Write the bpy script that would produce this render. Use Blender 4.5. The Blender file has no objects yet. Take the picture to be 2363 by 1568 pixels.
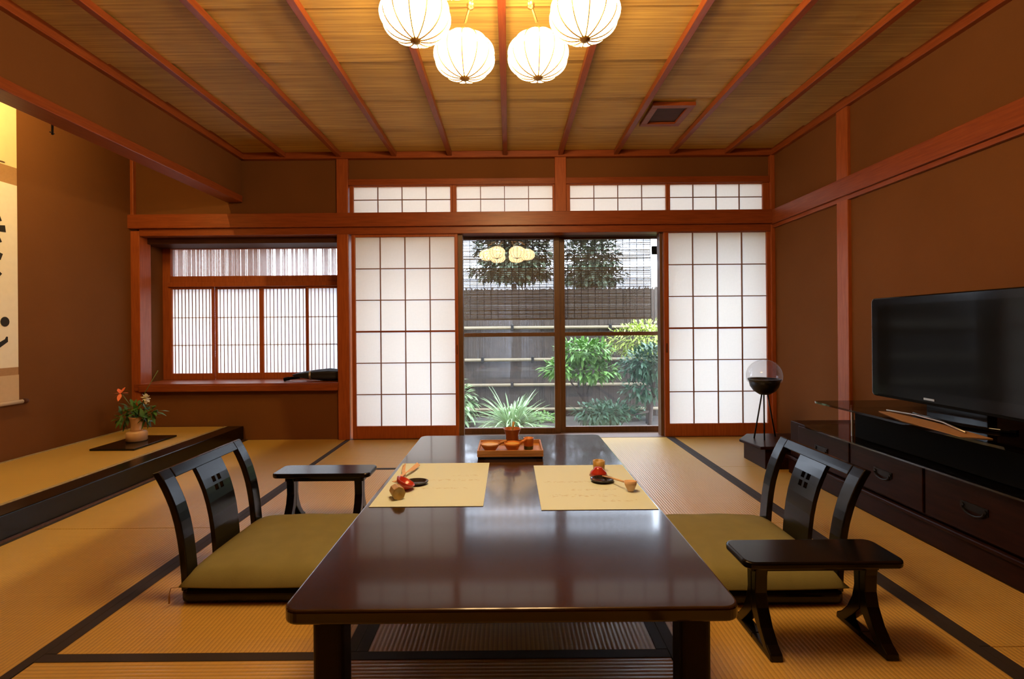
import bpy, bmesh, math, random
from mathutils import Vector, Matrix
random.seed(7)
S = bpy.context.scene
C = S.collection
PI = math.pi

# ------------------------------------------------------------------ camera, sky, exposure
cam_d = bpy.data.cameras.new('camera'); cam = bpy.data.objects.new('camera', cam_d); C.objects.link(cam)
cam_d.sensor_fit = 'HORIZONTAL'; cam_d.sensor_width = 36.0
cam_d.lens = 36.0 * 1110 / 2363
cam_d.shift_x = 6.5 / 2363; cam_d.shift_y = -27.0 / 2363
cam_d.clip_start = 0.02; cam_d.clip_end = 200
ROLL = 0.0085
r_ = Vector((math.cos(ROLL), 0, -math.sin(ROLL))); u_ = Vector((math.sin(ROLL), 0, math.cos(ROLL)))
b_ = Vector((0, -1, 0))
m = Matrix.Identity(4)
for i in range(3):
    m[i][0] = r_[i]; m[i][1] = u_[i]; m[i][2] = b_[i]
m[0][3], m[1][3], m[2][3] = 0, 0, 0.944
cam.matrix_world = m
S.camera = cam

w = bpy.data.worlds.new('world'); S.world = w; w.use_nodes = True
bg = w.node_tree.nodes['Background']
bg.inputs[0].default_value = (0.83, 0.94, 1.10, 1); bg.inputs[1].default_value = 11.2

S.view_settings.view_transform = 'Standard'; S.view_settings.look = 'None'
S.view_settings.exposure = 0.0; S.view_settings.gamma = 1.0
S.view_settings.use_curve_mapping = False
LAMP = 26.0                                   # brightness of the paper lantern shades
cy = S.cycles
cy.use_denoising = True
cy.max_bounces = 9; cy.diffuse_bounces = 6; cy.glossy_bounces = 4; cy.transmission_bounces = 6
cy.transparent_max_bounces = 24; cy.sample_clamp_indirect = 6.0; cy.caustics_reflective = False; cy.caustics_refractive = False

# ------------------------------------------------------------------ materials
def nt(name):
    mt = bpy.data.materials.new(name); mt.use_nodes = True
    t = mt.node_tree; return mt, t, t.nodes, t.links, t.nodes['Principled BSDF']

def solid(name, col, rough=0.5, metal=0.0, spec=0.5, var=0.0, vscale=8.0, bump=0.0, bscale=200.0, coat=0.0):
    mt, t, N, L, P = nt(name)
    P.inputs['Base Color'].default_value = (*col, 1); P.inputs['Roughness'].default_value = rough
    P.inputs['Metallic'].default_value = metal; P.inputs['Specular IOR Level'].default_value = spec
    P.inputs['Coat Weight'].default_value = coat; P.inputs['Coat Roughness'].default_value = 0.05
    tc = N.new('ShaderNodeTexCoord')
    no = N.new('ShaderNodeTexNoise'); no.inputs['Scale'].default_value = vscale; no.inputs['Detail'].default_value = 4
    L.new(tc.outputs['Object'], no.inputs['Vector'])
    mx = N.new('ShaderNodeMix'); mx.data_type = 'RGBA'
    mx.inputs[6].default_value = (*[c * (1 - var) for c in col], 1); mx.inputs[7].default_value = (*[min(1, c * (1 + var)) for c in col], 1)
    L.new(no.outputs['Fac'], mx.inputs[0]); L.new(mx.outputs[2], P.inputs['Base Color'])
    if bump:
        n2 = N.new('ShaderNodeTexNoise'); n2.inputs['Scale'].default_value = bscale
        L.new(tc.outputs['Object'], n2.inputs['Vector'])
        b = N.new('ShaderNodeBump'); b.inputs['Strength'].default_value = bump; b.inputs['Distance'].default_value = 0.002
        L.new(n2.outputs['Fac'], b.inputs['Height']); L.new(b.outputs['Normal'], P.inputs['Normal'])
    return mt

def wood(name, c1, c2, stretch, rough=0.4, scale=6.0, bump=0.1, rnd=0.0, coat=0.0, spec=0.5):
    """grain noise stretched along one axis; stretch is the mapping scale per axis"""
    mt, t, N, L, P = nt(name)
    tc = N.new('ShaderNodeTexCoord'); mp = N.new('ShaderNodeMapping'); mp.inputs['Scale'].default_value = stretch
    L.new(tc.outputs['Object'], mp.inputs['Vector'])
    oi = N.new('ShaderNodeObjectInfo')
    ml = N.new('ShaderNodeVectorMath'); ml.operation = 'SCALE'; ml.inputs[0].default_value = (13.7, 7.3, 5.1)
    L.new(oi.outputs['Random'], ml.inputs['Scale'])
    L.new(ml.outputs[0], mp.inputs['Location'])
    no = N.new('ShaderNodeTexNoise'); no.inputs['Scale'].default_value = scale; no.inputs['Detail'].default_value = 6
    no.inputs['Roughness'].default_value = 0.65
    L.new(mp.outputs[0], no.inputs['Vector'])
    rp = N.new('ShaderNodeValToRGB'); rp.color_ramp.elements[0].position = 0.32; rp.color_ramp.elements[1].position = 0.68
    rp.color_ramp.elements[0].color = (*c1, 1); rp.color_ramp.elements[1].color = (*c2, 1)
    L.new(no.outputs['Fac'], rp.inputs[0])
    hs = N.new('ShaderNodeHueSaturation'); mr = N.new('ShaderNodeMapRange')
    mr.inputs[3].default_value = 1 - rnd; mr.inputs[4].default_value = 1 + rnd
    L.new(oi.outputs['Random'], mr.inputs[0]); L.new(mr.outputs[0], hs.inputs['Value'])
    L.new(rp.outputs[0], hs.inputs['Color']); L.new(hs.outputs[0], P.inputs['Base Color'])
    P.inputs['Roughness'].default_value = rough; P.inputs['Coat Weight'].default_value = coat; P.inputs['Coat Roughness'].default_value = 0.08
    P.inputs['Specular IOR Level'].default_value = spec
    if bump:
        b = N.new('ShaderNodeBump'); b.inputs['Strength'].default_value = bump; b.inputs['Distance'].default_value = 0.002
        L.new(no.outputs['Fac'], b.inputs['Height']); L.new(b.outputs['Normal'], P.inputs['Normal'])
    return mt

def tatami(name):
    mt, t, N, L, P = nt(name)
    tc = N.new('ShaderNodeTexCoord')
    wv = N.new('ShaderNodeTexWave'); wv.wave_type = 'BANDS'; wv.bands_direction = 'Y'; wv.inputs['Scale'].default_value = 22.5 / 1.0
    wv.inputs['Distortion'].default_value = 0.15; wv.inputs['Detail'].default_value = 1
    L.new(tc.outputs['Object'], wv.inputs['Vector'])
    mp = N.new('ShaderNodeMapping'); mp.inputs['Scale'].default_value = (260, 3, 1); L.new(tc.outputs['Object'], mp.inputs['Vector'])
    no = N.new('ShaderNodeTexNoise'); no.inputs['Scale'].default_value = 1.0; no.inputs['Detail'].default_value = 3
    L.new(mp.outputs[0], no.inputs['Vector'])
    n3 = N.new('ShaderNodeTexNoise'); n3.inputs['Scale'].default_value = 2.2; L.new(tc.outputs['Object'], n3.inputs['Vector'])
    m1 = N.new('ShaderNodeMix'); m1.data_type = 'RGBA'; m1.inputs[6].default_value = (0.52, 0.33, 0.080, 1); m1.inputs[7].default_value = (0.70, 0.46, 0.125, 1)
    L.new(no.outputs['Fac'], m1.inputs[0])
    m2 = N.new('ShaderNodeMix'); m2.data_type = 'RGBA'; m2.blend_type = 'MULTIPLY'; m2.inputs[0].default_value = 1
    rp = N.new('ShaderNodeValToRGB'); rp.color_ramp.elements[0].position = 0.0; rp.color_ramp.elements[1].position = 0.35
    rp.color_ramp.elements[0].color = (0.72, 0.70, 0.66, 1); rp.color_ramp.elements[1].color = (1, 1, 1, 1)
    L.new(wv.outputs['Fac'], rp.inputs[0]); L.new(m1.outputs[2], m2.inputs[6]); L.new(rp.outputs[0], m2.inputs[7])
    m3 = N.new('ShaderNodeMix'); m3.data_type = 'RGBA'; m3.blend_type = 'MULTIPLY'; m3.inputs[7].default_value = (0.86, 0.80, 0.76, 1)
    L.new(n3.outputs['Fac'], m3.inputs[0]); L.new(m2.outputs[2], m3.inputs[6]); L.new(m3.outputs[2], P.inputs['Base Color'])
    P.inputs['Roughness'].default_value = 0.36; P.inputs['Specular IOR Level'].default_value = 0.55
    b = N.new('ShaderNodeBump'); b.inputs['Strength'].default_value = 0.35; b.inputs['Distance'].default_value = 0.002
    L.new(wv.outputs['Fac'], b.inputs['Height']); L.new(b.outputs['Normal'], P.inputs['Normal'])
    return mt

def paper(name, col, trans=0.55, stripes=False):
    mt, t, N, L, P = nt(name)
    N.remove(P); out = N['Material Output']
    d = N.new('ShaderNodeBsdfDiffuse'); tr = N.new('ShaderNodeBsdfTranslucent'); mx = N.new('ShaderNodeMixShader')
    tc = N.new('ShaderNodeTexCoord'); no = N.new('ShaderNodeTexNoise'); no.inputs['Scale'].default_value = 60; no.inputs['Detail'].default_value = 5
    L.new(tc.outputs['Object'], no.inputs['Vector'])
    mc = N.new('ShaderNodeMix'); mc.data_type = 'RGBA'; mc.inputs[6].default_value = (*[c * .93 for c in col], 1); mc.inputs[7].default_value = (*col, 1)
    L.new(no.outputs['Fac'], mc.inputs[0])
    L.new(mc.outputs[2], d.inputs[0]); L.new(mc.outputs[2], tr.inputs[0]); mx.inputs[0].default_value = trans
    L.new(d.outputs[0], mx.inputs[1]); L.new(tr.outputs[0], mx.inputs[2]); L.new(mx.outputs[0], out.inputs[0])
    return mt

def frosted(name, col):
    mt, t, N, L, P = nt(name); N.remove(P); out = N['Material Output']
    tr = N.new('ShaderNodeBsdfTransparent'); tl = N.new('ShaderNodeBsdfTranslucent'); tl.inputs[0].default_value = (*col, 1); tr.inputs[0].default_value = (*col, 1)
    tc = N.new('ShaderNodeTexCoord'); no = N.new('ShaderNodeTexNoise'); no.inputs['Scale'].default_value = 40; L.new(tc.outputs['Object'], no.inputs['Vector'])
    mr = N.new('ShaderNodeMapRange'); mr.inputs[3].default_value = .45; mr.inputs[4].default_value = .6; L.new(no.outputs['Fac'], mr.inputs[0])
    mx = N.new('ShaderNodeMixShader'); L.new(mr.outputs[0], mx.inputs[0]); L.new(tr.outputs[0], mx.inputs[1]); L.new(tl.outputs[0], mx.inputs[2]); L.new(mx.outputs[0], out.inputs[0])
    return mt

def glass(name, tint=(0.95, 0.97, 0.97), base=0.045, rough=0.0, grazing=0.9, veil=0.0):
    mt, t, N, L, P = nt(name); N.remove(P); out = N['Material Output']
    lw = N.new('ShaderNodeLayerWeight'); pw = N.new('ShaderNodeMath'); pw.operation = 'POWER'; pw.inputs[1].default_value = 5
    ma = N.new('ShaderNodeMath'); ma.operation = 'MULTIPLY_ADD'; ma.inputs[1].default_value = grazing; ma.inputs[2].default_value = base
    L.new(lw.outputs['Facing'], pw.inputs[0]); L.new(pw.outputs[0], ma.inputs[0])
    tr = N.new('ShaderNodeBsdfTransparent'); tr.inputs[0].default_value = (*tint, 1)
    gl = N.new('ShaderNodeBsdfGlossy'); gl.inputs['Roughness'].default_value = rough
    mx = N.new('ShaderNodeMixShader'); L.new(ma.outputs[0], mx.inputs[0]); L.new(tr.outputs[0], mx.inputs[1]); L.new(gl.outputs[0], mx.inputs[2])
    last = mx
    if veil:
        df = N.new('ShaderNodeBsdfTranslucent'); df.inputs[0].default_value = (0.9, 0.93, 1, 1)
        m2 = N.new('ShaderNodeMixShader'); m2.inputs[0].default_value = veil
        L.new(mx.outputs[0], m2.inputs[1]); L.new(df.outputs[0], m2.inputs[2]); last = m2
    L.new(last.outputs[0], out.inputs[0])
    return mt

def emit(name, col, s):
    mt, t, N, L, P = nt(name); N.remove(P); out = N['Material Output']
    e = N.new('ShaderNodeEmission'); e.inputs[0].default_value = (*col, 1); e.inputs[1].default_value = s
    L.new(e.outputs[0], out.inputs[0]); return mt

RED1, RED2 = (0.27, 0.060, 0.016), (0.39, 0.10, 0.027)
M = dict(
    plaster=solid('plaster', (0.162, 0.064, 0.021), 0.95, spec=0.1, var=0.10, vscale=3, bump=0.5, bscale=400),
    wood_x=wood('red_wood_along_x', (.20, .042, .011), (.29, .070, .018), (1, 14, 14), 0.36, spec=0.35),
    wood_y=wood('red_wood_along_y', (.20, .042, .011), (.29, .070, .018), (14, 1, 14), 0.36, spec=0.35),
    wood_z=wood('red_wood_along_z', RED1, RED2, (14, 14, 1), 0.36, spec=0.35),
    darkwood=wood('dark_stained_wood', (0.05, 0.018, 0.010), (0.085, 0.030, 0.016), (1, 14, 14), 0.5, spec=0.15),
    kumiko=solid('lattice_wood', (0.20, 0.085, 0.035), 0.6, var=0.1),
    brownframe=wood('brown_door_wood', (0.085, 0.038, 0.017), (0.15, 0.068, 0.028), (14, 14, 1), 0.45),
    ceilboard=wood('ceiling_cedar', (0.35, 0.20, 0.052), (0.64, 0.415, 0.112), (0.5, 20, 1), 0.6, scale=3.2, bump=0.15, rnd=0.08),
    tatami=tatami('tatami_rush'),
    heri=solid('black_border_cloth', (0.022, 0.013, 0.010), 0.7, var=0.2, vscale=80),
    goldheri=solid('patterned_border_cloth', (0.30, 0.23, 0.13), 0.8, var=0.75, vscale=60),
    lacquer=solid('black_lacquer', (0.004, 0.0035, 0.004), 0.18, var=0.2, spec=0.36),
    paper=paper('shoji_paper', (0.90, 0.88, 0.82), 0.38),
    lattice_paper=paper('lattice_window_paper', (0.93, 0.93, 0.93), 0.42),
    frost=frosted('frosted_glass', (0.66, 0.63, 0.62)),
    glass=glass('window_glass', (0.93, 0.95, 0.97), 0.085, veil=0.012),
    standglass=glass('smoked_stand_glass', (0.50, 0.50, 0.48), 0.07, grazing=0.7),
    bulbglass=glass('clear_globe_glass', (0.93, 0.93, 0.94), 0.06, grazing=0.5, veil=0.06),
    table=wood('table_wood', (0.018, 0.008, 0.005), (0.034, 0.015, 0.009), (1.0, 12, 9), 0.20, scale=7, bump=0.03, coat=0.7, spec=0.3),
    tableedge=solid('table_edge_wood', (0.010, 0.006, 0.004), 0.45, var=0.2, spec=0.2),
    cushion=solid('olive_cloth', (0.245, 0.225, 0.095), 0.9, spec=0.15, var=0.12, vscale=14, bump=0.6, bscale=700),
    chest=wood('chest_wood', (0.014, 0.0045, 0.003), (0.026, 0.008, 0.005), (9, 1, 9), 0.30, bump=0.03, spec=0.08),
    black=solid('black_plastic', (0.004, 0.004, 0.005), 0.12, spec=0.3, var=0.1),
    matte=solid('matte_black', (0.003, 0.003, 0.003), 0.7, spec=0.08, var=0.1),
    screen=solid('screen_glass', (0.004, 0.0045, 0.005), 0.10, spec=0.22, var=0.05),
    metal=solid('black_iron', (0.015, 0.013, 0.012), 0.4, metal=0.7, var=0.1),
    brass=solid('aged_brass', (0.45, 0.27, 0.10), 0.35, metal=0.9, var=0.15),
    silver=solid('silver_metal', (0.55, 0.53, 0.50), 0.35, metal=0.9, var=0.1),
    lantern=emit('lantern_shade', (1.0, 0.63, 0.28), LAMP),
    bulb=emit('candle_bulb', (1.0, 0.68, 0.32), 1500),
    toko=emit('alcove_tube', (1.0, 0.70, 0.24), 340),
    crystal=solid('crystal_bead', (0.8, 0.75, 0.65), 0.05, spec=0.9),
    cream=solid('cream_paper', (0.74, 0.62, 0.36), 0.9, spec=0.1, var=0.05, vscale=20),
    white=solid('white_scroll_paper', (0.80, 0.75, 0.64), 0.9, spec=0.1, var=0.05, vscale=30),
    bandbrown=solid('brown_brocade', (0.36, 0.20, 0.085), 0.8, var=0.15, vscale=80),
    bandtan=solid('tan_silk', (0.56, 0.40, 0.24), 0.8, var=0.06, vscale=40),
    ink=solid('black_ink', (0.012, 0.010, 0.009), 0.9, var=0.2),
    tray=wood('tray_wood', (0.40, 0.18, 0.07), (0.52, 0.26, 0.10), (1, 12, 12), 0.4),
    orange=solid('orange_glaze', (0.58, 0.20, 0.045), 0.3, var=0.15, vscale=30),
    copper=solid('copper_brown_glaze', (0.30, 0.09, 0.03), 0.3, var=0.25, vscale=40),
    yellow=solid('yellow_glaze', (0.72, 0.48, 0.16), 0.35, var=0.08),
    green=solid('green_glaze', (0.05, 0.06, 0.015), 0.4, var=0.1),
    redlac=solid('red_lacquer', (0.45, 0.035, 0.022), 0.18, var=0.1, coat=0.3),
    dish=solid('dark_glazed_dish', (0.02, 0.018, 0.02), 0.15, var=0.3, vscale=60, coat=0.3),
    bamboo=wood('golden_bamboo', (0.38, 0.24, 0.06), (0.55, 0.36, 0.12), (9, 9, 1), 0.4),
    palewood=solid('pale_shaved_wood', (0.72, 0.48, 0.30), 0.6, var=0.12, vscale=40),
    vase=solid('peach_ceramic', (0.60, 0.36, 0.20), 0.4, var=0.18, vscale=30),
    leaf=solid('dark_green_leaf', (0.045, 0.13, 0.02), 0.45, var=0.5, vscale=20),
    stem=solid('green_stem', (0.10, 0.14, 0.04), 0.5, var=0.3),
    lily=solid('coral_petal', (0.75, 0.16, 0.07), 0.5, var=0.2, vscale=40),
    whitefl=solid('white_petal', (0.72, 0.66, 0.50), 0.6, var=0.1, vscale=40),
    navy=solid('navy_umbrella_cloth', (0.010, 0.013, 0.022), 0.5, var=0.3, vscale=30),
    reedscreen=paper('reed_screen_stalks', (0.60, 0.40, 0.28), 0.5),
    transom_paper=paper('transom_paper', (0.88, 0.84, 0.74), 0.22),
    sudare=solid('reed_blind', (0.17, 0.14, 0.10), 0.7, var=0.5, vscale=4),
    thread=solid('blind_thread', (0.05, 0.045, 0.04), 0.8, var=0.2),
    reed=solid('fence_reed', (0.050, 0.034, 0.023), 0.8, var=0.55, vscale=7),
    pole=solid('bamboo_pole', (0.22, 0.17, 0.10), 0.5, var=0.25, vscale=5),
    tie=solid('black_tie', (0.012, 0.010, 0.008), 0.9, var=0.1),
    soil=solid('garden_soil', (0.06, 0.052, 0.045), 1.0, var=0.4, vscale=3, bump=0.8, bscale=60),
    stone=solid('garden_stone', (0.28, 0.28, 0.27), 0.9, var=0.3, vscale=10, bump=0.7, bscale=40),
    bush=solid('bush_leaf', (0.12, 0.26, 0.045), 0.5, var=0.6, vscale=9),
    bushy=solid('yellow_green_leaf', (0.34, 0.42, 0.07), 0.5, var=0.4, vscale=9),
    bushd=solid('deep_green_leaf', (0.04, 0.10, 0.05), 0.5, var=0.6, vscale=9),
    grassl=solid('pale_blade_leaf', (0.24, 0.36, 0.16), 0.45, var=0.5, vscale=12),
    tree=solid('tree_leaf', (0.10, 0.13, 0.075), 0.6, var=0.6, vscale=4),
    bark=solid('tree_bark', (0.07, 0.05, 0.04), 0.9, var=0.4, vscale=12),
    nwall=solid('neighbour_plaster', (0.55, 0.56, 0.60), 0.9, var=0.05),
    ntile=wood('roof_tile_grey', (0.07, 0.05, 0.055), (0.12, 0.09, 0.09), (1, 1, 12), 0.6),
)

# ------------------------------------------------------------------ mesh helpers
class B:
    def __init__(s): s.bm = bmesh.new()
    def box(s, x0, x1, y0, y1, z0, z1, mat=None):
        r = bmesh.ops.create_cube(s.bm, size=1)
        mm = Matrix.Translation(((x0 + x1) / 2, (y0 + y1) / 2, (z0 + z1) / 2)) @ Matrix.Diagonal((abs(x1 - x0), abs(y1 - y0), abs(z1 - z0), 1))
        if mat: mm = mat @ mm
        bmesh.ops.transform(s.bm, matrix=mm, verts=r['verts']); return s
    def tube(s, p, q, r0, r1=None, n=12):
        p, q = Vector(p), Vector(q); d = q - p; r1 = r0 if r1 is None else r1
        r = bmesh.ops.create_cone(s.bm, segments=n, radius1=r0, radius2=r1, depth=d.length, cap_ends=True)
        mm = Matrix.Translation((p + q) / 2) @ d.to_track_quat('Z', 'Y').to_matrix().to_4x4()
        bmesh.ops.transform(s.bm, matrix=mm, verts=r['verts']); return s
    def path(s, pts, rad, n=8):
        """smooth tube through points; rad a number or a list"""
        pts = [Vector(p) for p in pts]; rings = []
        for i, p in enumerate(pts):
            d = (pts[min(i + 1, len(pts) - 1)] - pts[max(i - 1, 0)]).normalized()
            up = Vector((0, 0, 1)) if abs(d.z) < .9 else Vector((0, 1, 0))
            a = d.cross(up).normalized(); b = d.cross(a).normalized()
            rr = rad[i] if isinstance(rad, (list, tuple)) else rad
            rings.append([s.bm.verts.new(p + a * math.cos(2 * PI * k / n) * rr + b * math.sin(2 * PI * k / n) * rr) for k in range(n)])
        for A, Bq in zip(rings, rings[1:]):
            for k in range(n):
                s.bm.faces.new((A[k], A[(k + 1) % n], Bq[(k + 1) % n], Bq[k]))
        s.bm.faces.new(rings[0][::-1]); s.bm.faces.new(rings[-1]); return s
    def lathe(s, prof, c=(0, 0, 0), n=24, mat=None, f=None):
        c = Vector(c); rings = []
        for r, z in prof:
            ring = []
            for k in range(n):
                a = 2 * PI * k / n; rr = r * (f(a) if f else 1)
                v = Vector((rr * math.cos(a), rr * math.sin(a), z))
                if mat: v = mat @ v
                ring.append(s.bm.verts.new(v + c))
            rings.append(ring)
        for A, Bq in zip(rings, rings[1:]):
            for k in range(n):
                s.bm.faces.new((A[k], A[(k + 1) % n], Bq[(k + 1) % n], Bq[k]))
        if prof[0][0] > 1e-5: s.bm.faces.new(rings[0][::-1])
        if prof[-1][0] > 1e-5: s.bm.faces.new(rings[-1])
        return s
    def prism(s, poly, h, fn):
        """poly 2D outline extruded by h; fn(u, v, w) gives the 3D point"""
        a = [s.bm.verts.new(fn(u, v, 0)) for u, v in poly]; b = [s.bm.verts.new(fn(u, v, h)) for u, v in poly]
        s.bm.faces.new(a); s.bm.faces.new(b[::-1]); n = len(poly)
        for k in range(n): s.bm.faces.new((a[k], b[k], b[(k + 1) % n], a[(k + 1) % n]))
        return s
    def quad(s, *p):
        s.bm.faces.new([s.bm.verts.new(q) for q in p]); return s
    def mesh(s, name, smooth=False):
        bmesh.ops.recalc_face_normals(s.bm, faces=s.bm.faces)
        me = bpy.data.meshes.new(name); s.bm.to_mesh(me); s.bm.free()
        if smooth:
            for p in me.polygons: p.use_smooth = True
        return me

def link(name, me, parent=None, loc=None, rz=0.0):
    o = bpy.data.objects.new(name, me); C.objects.link(o)
    if parent: o.parent = parent
    if loc: o.location = loc
    if rz: o.rotation_euler[2] = rz
    return o

def ob(name, b, mat, parent=None, bevel=0.0, smooth=False, seg=2, loc=None, rz=0.0, angle=40):
    me = b.mesh(name, smooth); me.materials.append(M[mat])
    o = link(name, me, parent, loc, rz)
    if smooth == 2:
        pass
    if bevel:
        md = o.modifiers.new('bevel', 'BEVEL'); md.width = bevel; md.segments = seg; md.limit_method = 'ANGLE'; md.angle_limit = math.radians(angle)
        md.harden_normals = False
    return o

def tag(o, label, cat, group=None, kind=None):
    o['label'] = label; o['category'] = cat
    if group: o['group'] = group
    if kind: o['kind'] = kind
    return o

def thing(name, label, cat, loc=(0, 0, 0), rz=0.0, group=None, kind=None):
    o = bpy.data.objects.new(name, None); C.objects.link(o); o.location = loc; o.rotation_euler[2] = rz
    o.empty_display_size = .1
    return tag(o, label, cat, group, kind)

def struct(name, b, mat, label, cat, bevel=0.0):
    return tag(ob(name, b, mat, bevel=bevel), label, cat, kind='structure')

def copy_tree(o, parent=None):
    c = o.copy(); C.objects.link(c)
    if parent: c.parent = parent
    for ch in list(o.children): copy_tree(ch, c)
    return c

def rrect(hx, hy, r, n=5):
    out = []
    for cx, cy, a0 in ((hx - r, hy - r, 0), (-hx + r, hy - r, 90), (-hx + r, -hy + r, 180), (hx - r, -hy + r, 270)):
        for k in range(n + 1):
            a = math.radians(a0 + 90 * k / n); out.append((cx + r * math.cos(a), cy + r * math.sin(a)))
    return out

# ------------------------------------------------------------------ room numbers
XL, XR, D, ZC = -2.28, 2.27, 4.11, 2.45      # alcove line, right wall, back wall, ceiling
XA = -3.22                                    # back of the alcove
YN = -1.9                                     # wall behind the camera
T1, T2 = 1.365, 0.455

# ---- floor
fl = struct('floor', B().box(XA, XR, YN, D + .45, -.12, -.045), 'darkwood', 'tatami floor of the room, rush mats with black cloth borders laid edge to edge', 'floor')
def mat_piece(x0, x1, y0, y1, parent=fl, z=0.0, cloth='heri', hw=.034, deep=False):
    lx, ly = x1 - x0, y1 - y0
    cx, cyy = (x0 + x1) / 2, (y0 + y1) / 2
    rz = 0 if lx >= ly and not deep else PI / 2
    L_, W_ = (ly, lx) if rz else (lx, ly)
    g = .0012
    o = ob('tatami_mat', B().box(-L_ / 2 + g, L_ / 2 - g, -W_ / 2 + g, W_ / 2 - g, -.045, 0), 'tatami', parent, loc=(cx, cyy, z), rz=rz, bevel=.002)
    for s in (-1, 1):
        ob('border', B().box(-L_ / 2 + g, L_ / 2 - g, s * (W_ / 2 - hw), s * (W_ / 2 - .0006), -.02, .0016), cloth, o)
    return o
P3 = 1.405
mat_piece(-T1, T2, P3 + 1.82, D + .02)                 # back row, crosswise
mat_piece(-T1, -T2, P3, P3 + 1.82); mat_piece(-T2, T2, P3, P3 + 1.82)
mat_piece(-T1, T2, P3 - .91, P3)                       # crosswise in front
mat_piece(T2, T1, 2.30, D + .02); mat_piece(T2, T1, .48, 2.30)
mat_piece(T1, XR, P3, P3 + 1.82); mat_piece(T1, XR, P3 + 1.82, D + .02, deep=True); mat_piece(T1, XR, P3 - 1.82, P3)
mat_piece(XL, -T1, 2.30, D + .02); mat_piece(XL, -T1, .48, 2.30); mat_piece(XL, -T1, YN, .48)
mat_piece(-T1, T2, -.42, .495); mat_piece(-T1, T2, -1.33, -.42); mat_piece(-T1, T2, YN, -1.33); mat_piece(T2, T1, YN, .48); mat_piece(T1, XR, YN, P3 - 1.82)
# ---- ceiling of lapped cedar boards under battens
ce = struct('ceiling', B().box(XL - .06, XR + .1, YN, D + .1, ZC + .02, ZC + .08), 'darkwood', 'cedar board ceiling crossed by thin red battens', 'ceiling')
y = 4.06
k = 0
while y > YN - .3:
    Lb = XR - XL
    y0 = y - .455; 
    bb = B(); rot = Matrix.Translation((0, 0, 0)) @ Matrix.Rotation(-.024, 4, 'X')
    bb.box(-Lb / 2, Lb / 2, -.2275, .235, -.004, .004, rot)
    ob('ceiling_board', bb, 'ceilboard', ce, loc=((XL + XR) / 2, y - .2275, ZC + .006 + 0.0))
    y -= .455; k += 1
ob('ceiling_board', B().box(-(XR - XL) / 2, (XR - XL) / 2, -.04, .06, -.004, .004), 'ceilboard', ce, loc=((XL + XR) / 2, 4.10, ZC + .004))
for i in range(-4, 5):
    x = -.022 + .4705 * i
    ob('batten', B().box(-.019, .019, YN, D, 0, .040), 'wood_y', ce, loc=(x, 0, ZC - .042), bevel=.003)

# ---- walls
struct('wall_right', B().box(XR, XR + .12, YN, D + .3, -.12, ZC + .05), 'plaster', 'brown plaster wall on the right behind the television', 'wall')
struct('wall_rear', B().box(XA, XR + .1, YN - .1, YN, -.12, ZC + .05), 'plaster', 'brown plaster wall behind the viewer', 'wall')
struct('wall_left', B().box(XA - .1, XA, 1.0, D, -.12, 2.75).box(XL - .08, XL, YN, 1.1, -.12, ZC + .05).box(XA, XL, 1.0, 1.1, -.12, 2.75), 'plaster', 'brown plaster back wall of the raised alcove on the left, behind the scroll', 'wall')
struct('wall_alcove', B().box(XL - .08, XL, 1.1, D, 2.09, 2.75), 'plaster', 'brown plaster panel hanging from the ceiling over the alcove opening', 'wall')
struct('ceiling_alcove', B().box(XA - .1, XL, 1.0, D + .1, 2.70, 2.75), 'ceilboard', 'high board ceiling inside the alcove', 'ceiling')
BX0, BX1 = -3.19, -1.43
wb = B()
wb.box(XA - .1, -1.40, D + .02, D + .12, 1.90, 2.75)              # over the bay and beam
wb.box(XA - .1, -1.40, D + .02, D + .12, -.12, .45)                  # below the sill
wb.box(-1.42, XR, D + .02, D + .12, 2.21, ZC)                     # over the transoms
wb.box(XA - .1, BX0, D + .02, D + .46, 0, 2.2)                    # left cheek of the bay
wb.box(BX1, BX1 + .08, D + .10, D + .46, 0, 1.95)
wb.box(BX0 - .1, BX1 + .05, D + .46, D + .52, 0, .50)
wb.box(BX0 - .1, BX1 + .05, D + .36, D + .46, 1.71, 2.2)
struct('wall_back', wb, 'plaster', 'brown plaster end wall that holds the windows and sliding screens', 'wall')
struct('trim_1', B().box(-1.463, -1.365, D - .012, D + .09, 0, 1.80).box(-1.463, -1.365, D - .012, D + .09, 1.93, 2.41), 'wood_z', 'red wooden post between the bay window and the left paper screen', 'post', .004)
struct('trim_2', B().box(.40, .497, D - .012, D + .09, 1.92, 2.41), 'wood_z', 'short red wooden post between the middle transom windows', 'post', .004)
struct('trim_3', B().box(2.235, XR, D - .02, D + .09, 0, ZC), 'wood_z', 'slim red corner post beside the right paper screen', 'post', .003)
struct('trim_4', B().box(XR - .022, XR + .02, 3.185, 3.295, 0, 2.41), 'wood_z', 'red wooden post half way along the right wall', 'post', .004)
struct('trim_5', B().box(-3.235, -3.145, D - .012, D + .12, 0.12, 1.80).box(-3.235, -3.195, D - .012, D + .05, 1.92, 2.7), 'wood_z', 'red wooden post at the left side of the bay window', 'post', .004)
struct('trim_6', B().box(-3.235, XR, D - .045, D + .02, 1.812, 1.93), 'wood_x', 'long dark red beam across the end wall above the screens', 'beam', .004)
struct('trim_7', B().box(-3.145, XR, D - .015, D + .11, 1.752, 1.812), 'wood_x', 'grooved red lintel under the long beam of the end wall', 'lintel', .003)
struct('trim_8', B().box(XR - .04, XR + .01, YN, D, 1.805, 1.925).box(XR - .022, XR + .01, YN, D, 1.775, 1.805), 'wood_y', 'long red beam along the right wall above the television', 'beam', .004)
struct('trim_9', B().box(XL - .0, XR, D - .03, D + .03, 2.395, ZC + .01), 'wood_x', 'red cornice where the ceiling meets the end wall', 'cornice', .004)
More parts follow.
